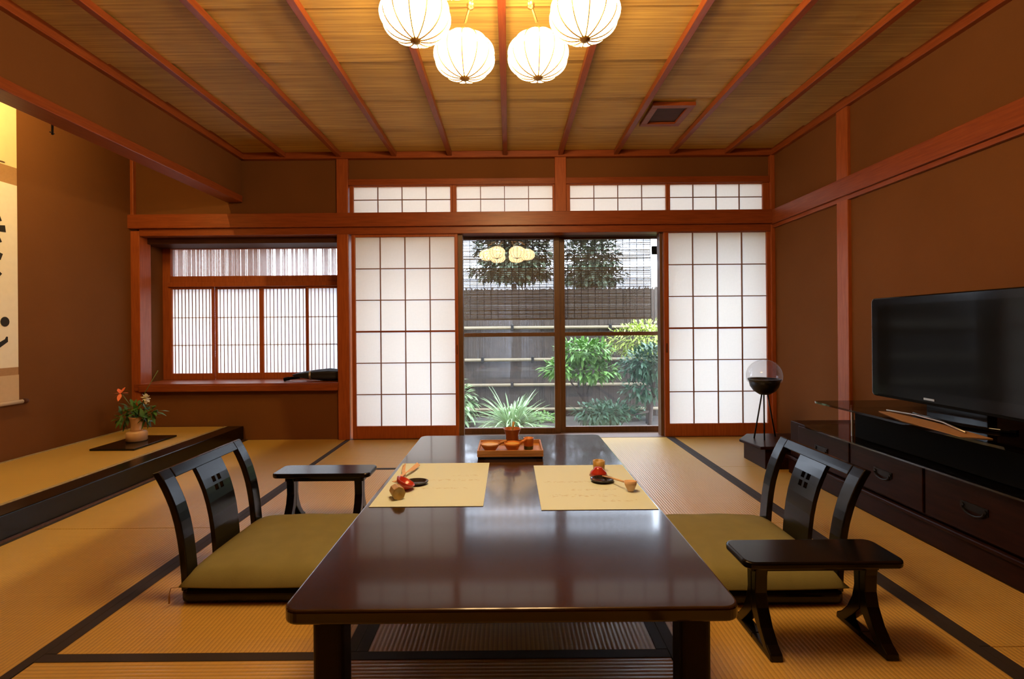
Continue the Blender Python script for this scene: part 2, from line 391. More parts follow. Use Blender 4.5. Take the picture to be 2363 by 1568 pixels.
struct('trim_10', B().box(XR - .035, XR + .01, YN, D, 2.395, ZC + .01), 'wood_y', 'red cornice where the ceiling meets the right wall', 'cornice', .004)
struct('trim_11', B().box(XL - .01, XL + .035, YN, D, 2.395, ZC + .01), 'wood_y', 'red cornice along the hanging alcove panel', 'cornice', .004)
struct('trim_12', B().box(XL - .125, XL + .012, 1.1, D, 2.035, 2.092), 'wood_y', 'red wooden rail along the bottom of the hanging alcove panel', 'beam', .004)
struct('trim_13', B().box(-1.365, 2.235, D - .006, D + .088, 2.172, 2.225), 'wood_x', 'red head rail above the transom windows', 'rail', .003)
struct('trim_14', B().box(-1.365, 2.235, D - .01, D + .30, -.05, .003), 'brownframe', 'wooden threshold under the sliding screens', 'threshold', .002)
struct('trim_15', B().box(XL + .0, XL + .014, 1.1, D, 0, .010), 'brownframe', 'thin brown strip on the floor along the foot of the alcove step', 'strip')
struct('trim_16', B().box(-.437, -.395, D + .03, D + .11, 0, 1.752).box(1.30, 1.328, D + .03, D + .11, 0, 1.752), 'brownframe', 'pair of jamb strips at the outer sides of the glass doors', 'jamb', .003)
struct('trim_17', B().box(-1.365, 2.235, D + .10, D + .30, 1.752, 1.80).box(-1.40, 2.26, D + .09, D + .12, 1.80, 1.93), 'darkwood', 'dark head board above the glass doors', 'head board')
struct('baseboard_right', B().box(XR - .012, XR + .01, YN, D, 0, .035), 'wood_y', 'low red baseboard along the right wall', 'baseboard')

# ---- paper screens and transoms
def grid_panel(name, x0, x1, z0, z1, yc, cols, rows, st, tr, br, label, cat, mid=None, bar=.0075, papermat='paper', dep=.030, lip=.0):
    """wooden frame with paper panes and lattice bars: each pane and each bar a part"""
    b = B()
    b.box(x0, x0 + st[0], yc - dep / 2, yc + dep / 2, z0, z1).box(x1 - st[1], x1, yc - dep / 2, yc + dep / 2, z0, z1)
    b.box(x0 + st[0], x1 - st[1], yc - dep / 2, yc + dep / 2, z1 - tr, z1).box(x0 + st[0], x1 - st[1], yc - dep / 2, yc + dep / 2, z0, z0 + br)
    o = struct(name, b, 'wood_z', label, cat, .0025)
    X0, X1, Z0, Z1 = x0 + st[0], x1 - st[1], z0 + br, z1 - tr
    cw, ch = (X1 - X0) / cols, (Z1 - Z0) / rows
    pane = bpy.data.meshes.new('pane'); 
    pb = B(); pb.quad((-cw / 2, 0, -ch / 2), (cw / 2, 0, -ch / 2), (cw / 2, 0, ch / 2), (-cw / 2, 0, ch / 2)); pane = pb.mesh('pane'); pane.materials.append(M[papermat])
    for i in range(cols):
        for j in range(rows):
            link('pane', pane, o, (X0 + cw * (i + .5), yc + .004, Z0 + ch * (j + .5)))
    for i in range(1, cols):
        ob('lattice_bar', B().box(-bar / 2, bar / 2, -.010, .003, -(Z1 - Z0) / 2, (Z1 - Z0) / 2), 'kumiko', o, loc=(X0 + cw * i, yc, (Z0 + Z1) / 2))
    for j in range(1, rows):
        hb = bar * (2.0 if j == mid else 1)
        ob('lattice_bar', B().box(-(X1 - X0) / 2, (X1 - X0) / 2, -.013 if j == mid else -.009, .003, -hb / 2, hb / 2), 'wood_x' if j == mid else 'kumiko', o, loc=((X0 + X1) / 2, yc, Z0 + ch * j))
    return o
sh = grid_panel('door_1', -1.345, -.435, .003, 1.752, D + .018, 4, 6, (.032, .028), .022, .108, 'paper sliding screen left of the glass doors, four by six panes', 'sliding screen', mid=3)
ob('finger_pull', B().box(-.449, -.443, D - .0, D + .004, .72, .80), 'darkwood', sh)
sh = grid_panel('door_4', 1.328, 2.238, .003, 1.752, D + .018, 4, 6, (.040, .030), .006, .108, 'paper sliding screen right of the glass doors, behind the globe lamp', 'sliding screen', mid=3)
ob('finger_pull', B().box(1.342, 1.352, D - .0, D + .004, .72, .80), 'darkwood', sh)
for n_, (a, b2, lb) in enumerate(((-1.362, -.478, 'paper transom window at the far left above the left screen'), (-.478, .40, 'paper transom window just left of the short post'),
                                  (.497, 1.372, 'paper transom window just right of the short post'), (1.372, 2.235, 'paper transom window at the far right above the right screen'))):
    grid_panel(f'window_{n_ + 1}', a, b2, 1.93, 2.174, D + .03, 4, 2, (.035 if n_ != 3 else .018, .018 if n_ != 3 else .05), .010, .012, lb, 'window', bar=.006, papermat='transom_paper')

# ---- glass doors
def glass_door(name, x0, x1, yc, label, st=(.045, .045)):
    z0, z1 = .0, 1.752
    b = B().box(x0, x0 + st[0], yc - .018, yc + .018, z0, z1).box(x1 - st[1], x1, yc - .018, yc + .018, z0, z1)
    b.box(x0 + st[0], x1 - st[1], yc - .018, yc + .018, z0, .052).box(x0 + st[0], x1 - st[1], yc - .018, yc + .018, 1.735, z1)
    o = struct(name, b, 'brownframe', label, 'glass door', .003)
    ob('middle_rail', B().box(x0 + st[0], x1 - st[1], yc - .016, yc + .016, .866, .900), 'brownframe', o, bevel=.002)
    for a, c in ((.052, .866), (.900, 1.735)):
        ob('pane', B().quad((x0 + st[0], yc, a), (x1 - st[1], yc, a), (x1 - st[1], yc, c), (x0 + st[0], yc, c)), 'glass', o)
    return o
glass_door('door_2', -.445, .452, D + .185, 'left glass door onto the garden with the lamps mirrored in its top', (.035, .05))
g3 = glass_door('door_3', .447, 1.425, D + .225, 'right glass door onto the garden with dark latch near its top', (.055, .06))
ob('latch', B().box(1.283, 1.368, D + .185, D + .21, 1.590, 1.665), 'matte', g3, bevel=.004)

# ---- bay window
YB = 4.46
struct('trim_18', B().box(-3.19, -1.455, D - .025, YB + .03, .432, .490).box(-3.145, -1.463, D - .035, D - .005, .425, .478), 'wood_x', 'deep red sill board of the bay window with the umbrella on it', 'sill', .003)
struct('trim_19', B().box(BX0, BX1, D + .08, YB + .05, 1.70, 1.755), 'darkwood', 'dark boarded top of the bay window recess', 'head board')
w5 = struct('window_5', B().box(-3.19, -3.115, YB - .03, YB + .03, .49, 1.71).box(-1.46, -1.43, YB - .03, YB + .03, .49, 1.71).box(-3.115, -1.46, YB - .025, YB + .03, 1.345, 1.445).box(-3.13, -1.455, YB - .05, YB - .02, 1.345, 1.385)
            .box(-3.115, -1.46, YB - .02, YB + .03, 1.695, 1.71), 'wood_z', 'bay window frame with a frosted light above four lattice panels', 'window', .003)
for a, c in ((-3.115, -2.28), (-2.28, -1.46)):
    ob('frosted_pane', B().quad((a, YB, 1.445), (c, YB, 1.445), (c, YB, 1.695), (a, YB, 1.695)), 'frost', w5)
px = [(-3.13, -2.725), (-2.728, -2.298), (-2.298, -1.868), (-1.872, -1.442)]
nm = ['first', 'second', 'third', 'fourth']
for i, (a, c) in enumerate(px):
    yy = YB - .012 if i in (0, 3) else YB + .012
    s0 = .020 if i in (0, 3) else .028
    b = B().box(a, a + .020, yy - .011, yy + .011, .49, 1.345).box(c - .020, c, yy - .011, yy + .011, .49, 1.345)
    b.box(a + .02, c - .02, yy - .011, yy + .011, .49, .548).box(a + .02, c - .02, yy - .011, yy + .011, 1.325, 1.345)
    o = struct(f'window_{6 + i}', b, 'wood_z', f'lattice sliding panel of the bay window, {nm[i]} from the left', 'sliding panel', .002)
    W_ = c - a - .04; n = 11
    ob('pane', B().quad((a + .02, yy + .004, .548), (c - .02, yy + .004, .548), (c - .02, yy + .004, 1.325), (a + .02, yy + .004, 1.325)), 'lattice_paper', o)
    for k in range(n):
        ob('slat', B().box(-.0026, .0026, -.004, .002, -.3885, .3885), 'kumiko', o, loc=(a + .02 + W_ * (k + .7) / (n + .4), yy, .9365))
    for z in (.81, 1.065):
        ob('cross_bar', B().box(a + .02, c - .02, yy + .006, yy + .012, z - .003, z + .003), 'kumiko', o)
rs = thing('reed_screen', 'upright brown reed screen outside the frosted bay window light', 'reed screen', (0, YB + .15, 0))
b = B()
x = -3.35
while x < -1.25:
    dens = 1.0 if x < -2.25 else .6
    if random.random() < dens:
        wdt = random.uniform(.006, .014)
        b.box(x, x + wdt, 0, .008, 1.35, 1.83)
    x += random.uniform(.012, .018)
o = ob('reeds', b, 'reedscreen', rs); o['kind'] = 'stuff'
ob('top_pole', B().tube((-3.36, .004, 1.83), (-1.24, .004, 1.83), .012), 'pole', rs)

# ---- folded umbrella on the sill
um = thing('umbrella', 'folded navy umbrella lying on the sill of the bay window', 'umbrella', (-1.94, 4.235, .49))
um.rotation_euler = (0, 0, .05)
fo = lambda a: 1 + .16 * math.sin(5 * a)
ob('cover', B().lathe([(.006, 0), (.020, .05), (.032, .12), (.044, .22), (.052, .32), (.044, .40), (.014, .47)], (0, 0, 0), 20, Matrix.Translation((.03, 0, .052)) @ Matrix.Rotation(PI / 2, 4, 'Y'), fo), 'navy', um, smooth=True)
ob('handle', B().tube((-.03, 0, .020), (.09, 0, .036), .012, .014).tube((.0, 0, .024), (-.045, 0, .016), .016), 'matte', um, smooth=True)
ob('strap', B().lathe([(.043, -.008), (.045, 0), (.043, .008)], (0, 0, 0), 16, Matrix.Translation((.19, 0, .052)) @ Matrix.Rotation(PI / 2, 4, 'Y')), 'silver', um)

# ------------------------------------------------------------------ alcove
al = thing('alcove_step', 'raised alcove floor with rush mat behind a black lacquered step', 'alcove floor', (0, 0, 0))
ob('platform', B().box(XA, XL - .1, 1.1, D, 0, .078), 'darkwood', al)
ob('front_rail', B().box(XL - .135, XL, 1.1, D + .01, 0, .122), 'lacquer', al, bevel=.006, seg=3)
tm = mat_piece(XA + .002, XL - .137, 1.12, D + .005, al, .120, 'goldheri', .028)
ds = tag(ob('display_board', B().prism(rrect(.155, .215, .006), .012, lambda u, v, w_: Vector((u, v, w_))), 'lacquer', loc=(-2.74, 3.52, .1216), bevel=.002), 'flat black lacquered board under the flower vase', 'board')
# scroll
sx = XA + .004
sc_ = thing('hanging_scroll', 'long calligraphy scroll on the alcove wall at the left edge', 'scroll', (sx, 2.85, .47))
def sheet(name, y0, y1, z0, z1, mat, th=.003, off=0):
    return ob(name, B().box(off, off + th, y0, y1, z0 - .47, z1 - .47), mat, sc_)
sheet('upper_silk', -.30, .297, 2.015, 2.42, 'cream')
sheet('upper_band', -.30, .297, 1.90, 2.015, 'bandbrown')
sheet('paper', -.30, .297, .715, 1.90, 'white', .0035)
sheet('lower_band', -.30, .297, .665, .715, 'bandbrown')
sheet('lower_silk', -.30, .300, .50, .665, 'bandtan')
for yy in (.20, -.20):
    sheet('hanging_strip', yy - .018, yy + .018, 2.03, 2.41, 'cream', .004, .008)
ob('roller', B().tube((.014, -.31, .018), (.014, .31, .018), .013), 'bandtan', sc_, smooth=True)
for s in (-1, 1):
    ob('roller_knob', B().lathe([(.011, 0), (.017, .006), (.017, .018), (.011, .026)], (0, 0, 0), 14, Matrix.Translation((.014, s * .318, .018)) @ Matrix.Rotation(-s * PI / 2, 4, 'X')), 'darkwood', sc_, smooth=True)
ob('cord', B().path([(.004, -.2, 1.95), (.004, 0, 2.04), (.004, .2, 1.95)], .002, 6), 'bandbrown', sc_)
def stroke(pts, ws):
    b = B(); n = len(pts); V = []
    for i, (yy, z) in enumerate(pts):
        a = pts[max(i - 1, 0)]; c = pts[min(i + 1, n - 1)]
        d = Vector((c[0] - a[0], c[1] - a[1])); d.normalize(); nn = Vector((-d.y, d.x)) * ws[i]
        V.append(((yy + nn.x, z + nn.y), (yy - nn.x, z - nn.y)))
    for (p, q), (r, s_) in zip(V, V[1:]):
        b.quad(*[(.0048, u[0], u[1] - .47) for u in (p, q, s_, r)])
    return ob('ink_stroke', b, 'ink', sc_)
def blob(yy, z, ry, rz):
    b = B(); b.bm.faces.new([b.bm.verts.new((.0048, yy + ry * math.cos(2 * PI * k / 16), z - .47 + rz * math.sin(2 * PI * k / 16))) for k in range(16)])
    return ob('ink_stroke', b, 'ink', sc_)
stroke([(.10, 1.70), (.17, 1.685), (.19, 1.645)], [.016, .02, .012])
stroke([(.10, 1.60), (.19, 1.600), (.222, 1.604)], [.016, .02, .022])
stroke([(.12, 1.56), (.17, 1.545), (.188, 1.51)], [.012, .018, .014])
stroke([(.08, 1.45), (.17, 1.43), (.198, 1.42)], [.014, .022, .022])
stroke([(.10, 1.34), (.17, 1.315), (.188, 1.30)], [.016, .02, .018])
blob(.214, 1.01, .028, .032)
stroke([(.06, .90), (.12, .862), (.18, .862), (.222, .89), (.226, .915)], [.008, .016, .016, .013, .005])
hk = tag(ob('wall_hook', B().box(-.003, .003, -.004, .004, -.034, .02).tube((0, -.014, -.024), (0, .010, -.024), .003), 'metal', loc=(XL - .128, 2.545, 2.02)), 'small dark hook hanging under the alcove rail', 'hook')
lt = thing('alcove_lamp', 'slim warm tube lamp hidden behind the alcove rail', 'lamp', (-2.55, 2.55, 2.62))
ob('housing', B().box(-.04, .04, -.40, .40, .02, .08), 'silver', lt)
ob('tube', B().tube((0, -.38, 0), (0, .38, 0), .014), 'toko', lt, smooth=True)

# vase with flowers
va = thing('flower_vase', 'peach ceramic vase with narrow neck and wide foot on the alcove board', 'vase', (-2.755, 3.55, .1336))
ob('foot', B().lathe([(.0, 0), (.058, 0), (.066, .006), (.066, .060), (.060, .070), (.040, .074)], n=28), 'vase', va, smooth=True)
ob('neck', B().lathe([(.040, .070), (.036, .09), (.036, .12), (.044, .165), (.050, .178), (.046, .178), (.040, .165), (.030, .12), (.030, .09)], n=28), 'vase', va, smooth=True)
fw = thing('flower_arrangement', 'cut flowers and dark leaves standing in the alcove vase', 'flowers', (-2.755, 3.55, .245))
fw.location.z = .25
def leafblade(b, p, d, L_, w_, droop=.3, up=Vector((0, 0, 1)), n=4):
    d = Vector(d).normalized(); side = d.cross(up)
    if side.length < .05: side = Vector((1, 0, 0))
    side.normalize(); prev = None; p = Vector(p)
    for i in range(n + 1):
        t_ = i / n
        c = p + d * L_ * t_ + Vector((0, 0, -droop * L_ * t_ * t_)); ww = w_ * math.sin(PI * min(.97, .08 + .9 * t_)) * .5
        cur = (b.bm.verts.new(c - side * ww), b.bm.verts.new(c + side * ww))
        if prev: b.bm.faces.new((prev[0], prev[1], cur[1], cur[0]))
        prev = cur
def leafcluster(b, c, rad, n, L_, w_, droop=.3, hemi=False):
    for i in range(n):
        d = Vector((random.gauss(0, 1), random.gauss(0, 1), random.gauss(0, 1)))
        if hemi: d.z = abs(d.z) * .8
        d.normalize(); rr = random.random() ** .4
        p = Vector(c) + Vector((d.x * rad[0], d.y * rad[1], d.z * rad[2])) * rr
        dd = (d + Vector((random.gauss(0, .5), random.gauss(0, .5), random.gauss(0, .5)))).normalized()
        leafblade(b, p, dd, L_ * random.uniform(.7, 1.2), w_ * random.uniform(.7, 1.2), droop, n=2)
for (dx, dz, s) in ((-.16, .03, 1), (-.10, .06, 1), (.14, .07, 1), (.11, .03, 1), (.02, .05, 1), (-.03, .10, 1), (.06, .11, 1)):
    b = B(); leafcluster(b, (dx * .65, random.uniform(-.03, .03), dz + .03), (.055, .04, .035), 16, .07, .026, .25); ob('leaf_spray', b, 'leaf', fw)
for q in ((-.11, 0, .235), (.075, -.01, .205), (.16, 0, .40), (-.16, 0, .07), (.15, 0, .11)):
    ob('stem', B().path([(0, 0, -.05), (q[0] * .4, q[1], q[2] * .6), q], .0028, 6), 'stem', fw, smooth=True)
b = B()
for k in range(6):
    a = 2 * PI * k / 6
    leafblade(b, (-.118, 0, .235), (math.cos(a) * .8 - .25, math.sin(a) * .5, math.sin(a) * .7 + .1), .06, .028, .15)
ob('coral_lily', b, 'lily', fw)
b = B()
for k in range(9):
    a = 2 * PI * k / 9
    leafblade(b, (.08, -.01, .20), (math.cos(a), -.3, math.sin(a)), .042, .026, .1)
for k in range(5):
    a = 2 * PI * k / 5 + .3
    leafblade(b, (.08, -.02, .20), (math.cos(a), -.9, math.sin(a)), .028, .02, .0)
ob('white_bloom', b, 'whitefl', fw)
for q in (((-.06, 0, .225), (-1, 0, .25), .045), ((.10, 0, .42), (1, 0, .35), .06)):
    b = B(); leafblade(b, q[0], q[1], q[2], .012, .1); ob('bud_leaf', b, 'stem', fw)

# ------------------------------------------------------------------ low table
tb = thing('low_table', 'long dark brown lacquered low dining table with rounded corners', 'table', (0.0, 1.809, 0))
TY = .812
ob('tabletop', B().prism(rrect(.482, TY, .036, 7), .031, lambda u, v, w_: Vector((u, v, .329 + w_))), 'table', tb, bevel=.006, seg=3, angle=50)
for sx_ in (-1, 1):
    for sy_ in (-1, 1):
        ob('leg', B().prism(rrect(.0335, .035, .014, 4), .322, lambda u, v, w_, a=sx_, c=sy_: Vector((u + a * .403, v + c * (TY - .085), w_))), 'tableedge', tb)
ob('apron', B().box(-.37, .37, -TY + .10, -TY + .125, .295, .329).box(-.37, .37, TY - .125, TY - .10, .295, .329).box(-.415, -.392, -TY + .11, TY - .11, .295, .329).box(.392, .415, -TY + .11, TY - .11, .295, .329), 'tableedge', tb)
TZ = .3602

# print on the paper place mats: rows of faint marks
def matpaper(name, seed):
    mt, t, N, L, P = nt(name)
    tc = N.new('ShaderNodeTexCoord'); mp = N.new('ShaderNodeMapping'); mp.inputs['Scale'].default_value = (60, 130, 1); mp.inputs['Location'].default_value = (seed, seed, 0)
    L.new(tc.outputs['Object'], mp.inputs['Vector'])
    no = N.new('ShaderNodeTexNoise'); no.inputs['Scale'].default_value = 1.0; no.inputs['Detail'].default_value = 2; L.new(mp.outputs[0], no.inputs['Vector'])
    sp = N.new('ShaderNodeSeparateXYZ'); L.new(tc.outputs['Object'], sp.inputs[0])
    def band(axis, c, hw):
        a = N.new('ShaderNodeMath'); a.operation = 'SUBTRACT'; a.inputs[1].default_value = c; L.new(sp.outputs[axis], a.inputs[0])
        b = N.new('ShaderNodeMath'); b.operation = 'ABSOLUTE'; L.new(a.outputs[0], b.inputs[0])
        c_ = N.new('ShaderNodeMath'); c_.operation = 'LESS_THAN'; c_.inputs[1].default_value = hw; L.new(b.outputs[0], c_.inputs[0]); return c_
    rows = None
    for (cx, hx, cy_, hy) in ((.03, .13, .02, .010), (.10, .05, .075, .008), (.00, .12, -.075, .008)) if seed < 5 else ((-.02, .14, .03, .009), (.02, .10, -.06, .009), (-.03, .12, -.12, .012), (.08, .06, -.17, .008)):
        a = band(0, cx, hx); b = band(1, cy_, hy); ml = N.new('ShaderNodeMath'); ml.operation = 'MULTIPLY'; L.new(a.outputs[0], ml.inputs[0]); L.new(b.outputs[0], ml.inputs[1])
        if rows is None: rows = ml
        else:
            mx_ = N.new('ShaderNodeMath'); mx_.operation = 'MAXIMUM'; L.new(rows.outputs[0], mx_.inputs[0]); L.new(ml.outputs[0], mx_.inputs[1]); rows = mx_
    gt = N.new('ShaderNodeMath'); gt.operation = 'GREATER_THAN'; gt.inputs[1].default_value = .56; L.new(no.outputs['Fac'], gt.inputs[0])
    ml = N.new('ShaderNodeMath'); ml.operation = 'MULTIPLY'; L.new(gt.outputs[0], ml.inputs[0]); L.new(rows.outputs[0], ml.inputs[1])
    m2 = N.new('ShaderNodeMath'); m2.operation = 'MULTIPLY'; m2.inputs[1].default_value = .45; L.new(ml.outputs[0], m2.inputs[0])
    mx = N.new('ShaderNodeMix'); mx.data_type = 'RGBA'; mx.inputs[6].default_value = (.66, .80, .80, 1); mx.inputs[7].default_value = (.42, .40, .32, 1)
    L.new(m2.outputs[0], mx.inputs[0]); L.new(mx.outputs[2], P.inputs['Base Color']); P.inputs['Roughness'].default_value = .75; P.inputs['Specular IOR Level'].default_value = .2
    return mt
M['mat1'] = matpaper('printed_cream_paper_left', 1.0); M['mat2'] = matpaper('printed_cream_paper_right', 9.0)
pm1 = tag(ob('place_mat', B().box(-.187, .187, -.252, .252, 0, .0012), 'mat1', loc=(-.277, 1.825, TZ + .0003)), 'cream paper place mat on the left side of the table', 'place mat', 'paper place mats on the table')
pm2 = tag(ob('place_mat', B().box(-.187, .187, -.248, .248, 0, .0012), 'mat2', loc=(.285, 1.782, TZ + .0003)), 'cream paper place mat on the right side of the table', 'place mat', 'paper place mats on the table')
MZ = TZ + .0018
def dish(loc, label, ry=.036, rx=.044, inner='dish'):
    t_ = thing('small_dish', label, 'dish', loc)
    sc = Matrix.Diagonal((rx / ry, 1, 1, 1))
    ob('body', B().lathe([(.0, 0), (ry * .72, 0), (ry, .009), (ry, .012), (ry * .93, .012), (ry * .7, .005), (0, .004)], n=32, mat=sc), inner, t_, smooth=True)
    return t_
dish((-.352, 1.800, MZ), 'small dark oval dish on the left place mat')
dish((.345, 1.812, MZ), 'small dark oval dish on the right place mat', .040, .044)
def cup(loc, label, rot):
    t_ = thing('red_cup', label, 'cup', loc); t_.rotation_euler = rot
    ob('bowl', B().lathe([(0, .0), (.014, 0), (.016, .005), (.030, .018), (.036, .032), (.033, .032), (.027, .020), (.0, .010)], n=28), 'redlac', t_, smooth=True)
    return t_
cup((-.392, 1.735, MZ + .004), 'red lacquer cup lying tilted against the left dish', (0, math.radians(28), .2))
cup((.345, 1.885, MZ + .033), 'red lacquer cup upside down behind the right dish', (PI, 0, 0))
bt = thing('bamboo_cup', 'short golden bamboo cup lying at the near end of the left place mat', 'bamboo cup', (-.402, 1.675, MZ))
ob('body', B().lathe([(.0, .003), (.017, .003), (.021, 0), (.023, .05), (.018, .05), (0, .046)], n=8, mat=Matrix.Translation((0, 0, .022)) @ Matrix.Rotation(.5, 4, 'Z') @ Matrix.Rotation(PI / 2, 4, 'X')), 'bamboo', bt, bevel=.001)
bt2 = thing('bamboo_cup', 'short golden bamboo cup standing behind the red cup on the right', 'bamboo cup', (.358, 1.945, MZ))
ob('body', B().lathe([(.018, 0), (.023, 0), (.024, .042), (.019, .042), (.017, .01)], n=24), 'bamboo', bt2, smooth=True)
# twisted pale wood shaving
tw = thing('twisted_ribbon', 'pale twisted wood shaving bow with split ends on the left place mat', 'ribbon', (-.425, 1.80, MZ))
def ribbon(pts, wid, th=.0015):
    b = B(); prev = None; pts = [Vector(p) for p in pts]
    for i, p in enumerate(pts):
        d = (pts[min(i + 1, len(pts) - 1)] - pts[max(i - 1, 0)]).normalized(); s = Vector((-d.y, d.x, 0)).normalized() * wid / 2
        tilt = Vector((0, 0, .006 * math.sin(i * 1.3)))
        cur = [b.bm.verts.new(q) for q in (p - s + tilt, p + s - tilt, p + s - tilt + Vector((0, 0, th)), p - s + tilt + Vector((0, 0, th)))]
        if prev:
            for k in range(4): b.bm.faces.new((prev[k], prev[(k + 1) % 4], cur[(k + 1) % 4], cur[k]))
        else: b.bm.faces.new(cur[::-1])
        prev = cur
    b.bm.faces.new(prev); return b
ob('strand', ribbon([(-.002, -.05, .024), (.010, -.035, .022), (.012, -.02, .020), (.006, .02, .014), (.012, .07, .012), (-.004, .13, .014), (-.016, .20, .016)], .014), 'palewood', tw)
ob('strand', ribbon([(.0, -.02, .012), (.012, .04, .016), (.014, .09, .014), (.03, .14, .014), (.042, .21, .016)], .013), 'palewood', tw)
# bamboo scoop on the right mat
sp_ = thing('bamboo_scoop', 'little bamboo scoop with long thin handle on the right place mat', 'scoop', (.425, 1.70, MZ))
ob('handle', B().path([(-.02, .02, .028), (-.05, .09, .02), (-.075, .16, .006)], .0035, 8), 'palewood', sp_, smooth=True)
ob('bowl', B().lathe([(.0, 0), (.010, 0), (.020, .022), (.023, .036), (.020, .036), (.014, .018), (0, .008)], n=20, mat=Matrix.Rotation(-.15, 4, 'X')), 'palewood', sp_, smooth=True)

# tray with tea things
ty = thing('serving_tray', 'oblong light wood serving tray at the far end of the table', 'tray', (0.0, 2.235, TZ))
ob('base', B().box(-.147, .147, -.105, .105, .012, .022), 'tray', ty)
ob('rim', B().box(-.147, .147, -.105, -.098, .022, .040).box(-.147, .147, .098, .105, .022, .040).box(-.147, -.140, -.098, .098, .022, .040).box(.140, .147, -.098, .098, .022, .040), 'tray', ty, bevel=.0015)
for sx_ in (-1, 1):
    ob('foot', B().box(sx_ * .13 - .014, sx_ * .13 + .014, -.10, .10, 0, .012), 'tableedge', ty)
ZT = TZ + .0224
def bowl(loc, r, h, outer, inner, label, handle=True, rz=0.0):
    t_ = thing('handled_bowl', label, 'bowl', loc, rz)
    ob('body', B().lathe([(0, 0), (r * .55, 0), (r * .62, h * .18), (r * .95, h * .75), (r, h), (r * .93, h), (r * .85, h * .80)], n=28), outer, t_, smooth=True)
    ob('contents', B().lathe([(0, h * .80), (r * .90, h * .86)], n=28), inner, t_)
    if handle: ob('handle', B().path([(r * .9, .0, h * .85), (r * 1.3, 0, h * 1.1), (r * 1.75, 0, h * 1.3)], [.007, .006, .005], 8), outer, t_, smooth=True)
    return t_
bowl((-.092, 2.20, ZT), .044, .034, 'tray', 'yellow', 'wide shallow bowl with yellow inside and side handle, left on the tray', rz=.1)
bowl((.010, 2.185, ZT), .038, .040, 'orange', 'yellow', 'orange handled bowl in the middle of the tray', rz=.15)
kp = thing('copper_pot', 'tall copper brown pot with flared rim at the back of the tray', 'pot', (.010, 2.272, ZT))
ob('body', B().lathe([(0, 0), (.026, 0), (.030, .02), (.030, .055), (.040, .082), (.043, .086), (.038, .086), (.026, .055), (.0, .02)], n=28), 'copper', kp, smooth=True)
st_ = tag(ob('stirring_stick', B().path([(0, 0, .0), (.006, 0, .06), (.012, 0, .095)], [.004, .004, .006], 8), 'bamboo', loc=(.006, 2.272, ZT + .022), smooth=True), 'short wooden stick standing in the copper pot', 'stick')
oc = thing('tea_cup', 'small straight orange cup with dark green foot, right on the tray', 'cup', (.085, 2.225, ZT))
ob('foot', B().lathe([(0, 0), (.021, 0), (.022, .016), (0, .016)], n=24), 'green', oc)
ob('body', B().lathe([(.022, .016), (.024, .05), (.024, .052), (.021, .052), (.018, .02), (0, .02)], n=24), 'orange', oc, smooth=True)

# ------------------------------------------------------------------ legless chairs
PR = [(.030, 0.0), (.10, -.002), (.17, -.008), (.23, -.016), (.28, -.026), (.33, -.040), (.38, -.060), (.42, -.080), (.452, -.100)]
def prof(z):
    for (z0, a), (z1, b2) in zip(PR, PR[1:]):
        if z <= z1: return a + (b2 - a) * (z - z0) / (z1 - z0)
    return PR[-1][1]
def curved(b, y0, y1, zs, th, holes=None, ys=None):
    """plate that follows the back curve between heights zs, columns ys, with cells left out"""
    ys = ys or [y0, y1]; nz, ny = len(zs), len(ys)
    F = {}; Bk = {}
    for i, z in enumerate(zs):
        for j, yv in enumerate(ys):
            F[i, j] = b.bm.verts.new((prof(z) + th / 2, yv, z)); Bk[i, j] = b.bm.verts.new((prof(z) - th / 2, yv, z - th * .25))
    solid_ = lambda i, j: 0 <= i < nz - 1 and 0 <= j < ny - 1 and not (holes and (i, j) in holes)
    for i in range(nz - 1):
        for j in range(ny - 1):
            if not solid_(i, j): continue
            b.bm.faces.new((F[i, j], F[i, j + 1], F[i + 1, j + 1], F[i + 1, j])); b.bm.faces.new((Bk[i, j], Bk[i + 1, j], Bk[i + 1, j + 1], Bk[i, j + 1]))
            for (di, dj, p, q) in ((-1, 0, (i, j), (i, j + 1)), (1, 0, (i + 1, j), (i + 1, j + 1)), (0, -1, (i, j), (i + 1, j)), (0, 1, (i, j + 1), (i + 1, j + 1))):
                if not solid_(i + di, j + dj): b.bm.faces.new((F[p], F[q], Bk[q], Bk[p]))
    return b
def zaisu(label):
    t_ = thing('legless_chair', label, 'floor chair', group='black lacquered legless chairs at the table')
    ob('seat', B().prism(rrect(.265, .268, .035, 6), .044, lambda u, v, w_: Vector((u, v, w_))), 'lacquer', t_, bevel=.014, seg=4)
    bk = -.250
    zs = [.042 + .410 * i / 14 for i in range(15)]
    for s in (-1, 1):
        o = ob('back_post', curved(B(), s * .2255 - .029, s * .2255 + .029, zs, .024), 'lacquer', t_, loc=(bk, 0, 0), bevel=.004)
    zt = [.418, .43, .441, .452]
    o = ob('top_rail', curved(B(), -.197, .197, zt, .026), 'lacquer', t_, loc=(bk, 0, 0), bevel=.003)
    zz = [.030, .08, .13, .18, .23, .28, .312, .334, .344, .366, .395, .420]
    ys = [-.080, -.027, -.006, .006, .027, .080]
    holes = {(6, 1), (6, 3), (8, 1), (8, 3)}
    o = ob('back_splat', curved(B(), 0, 0, zz, .016, holes, ys), 'lacquer', t_, loc=(bk, 0, 0))
    return t_
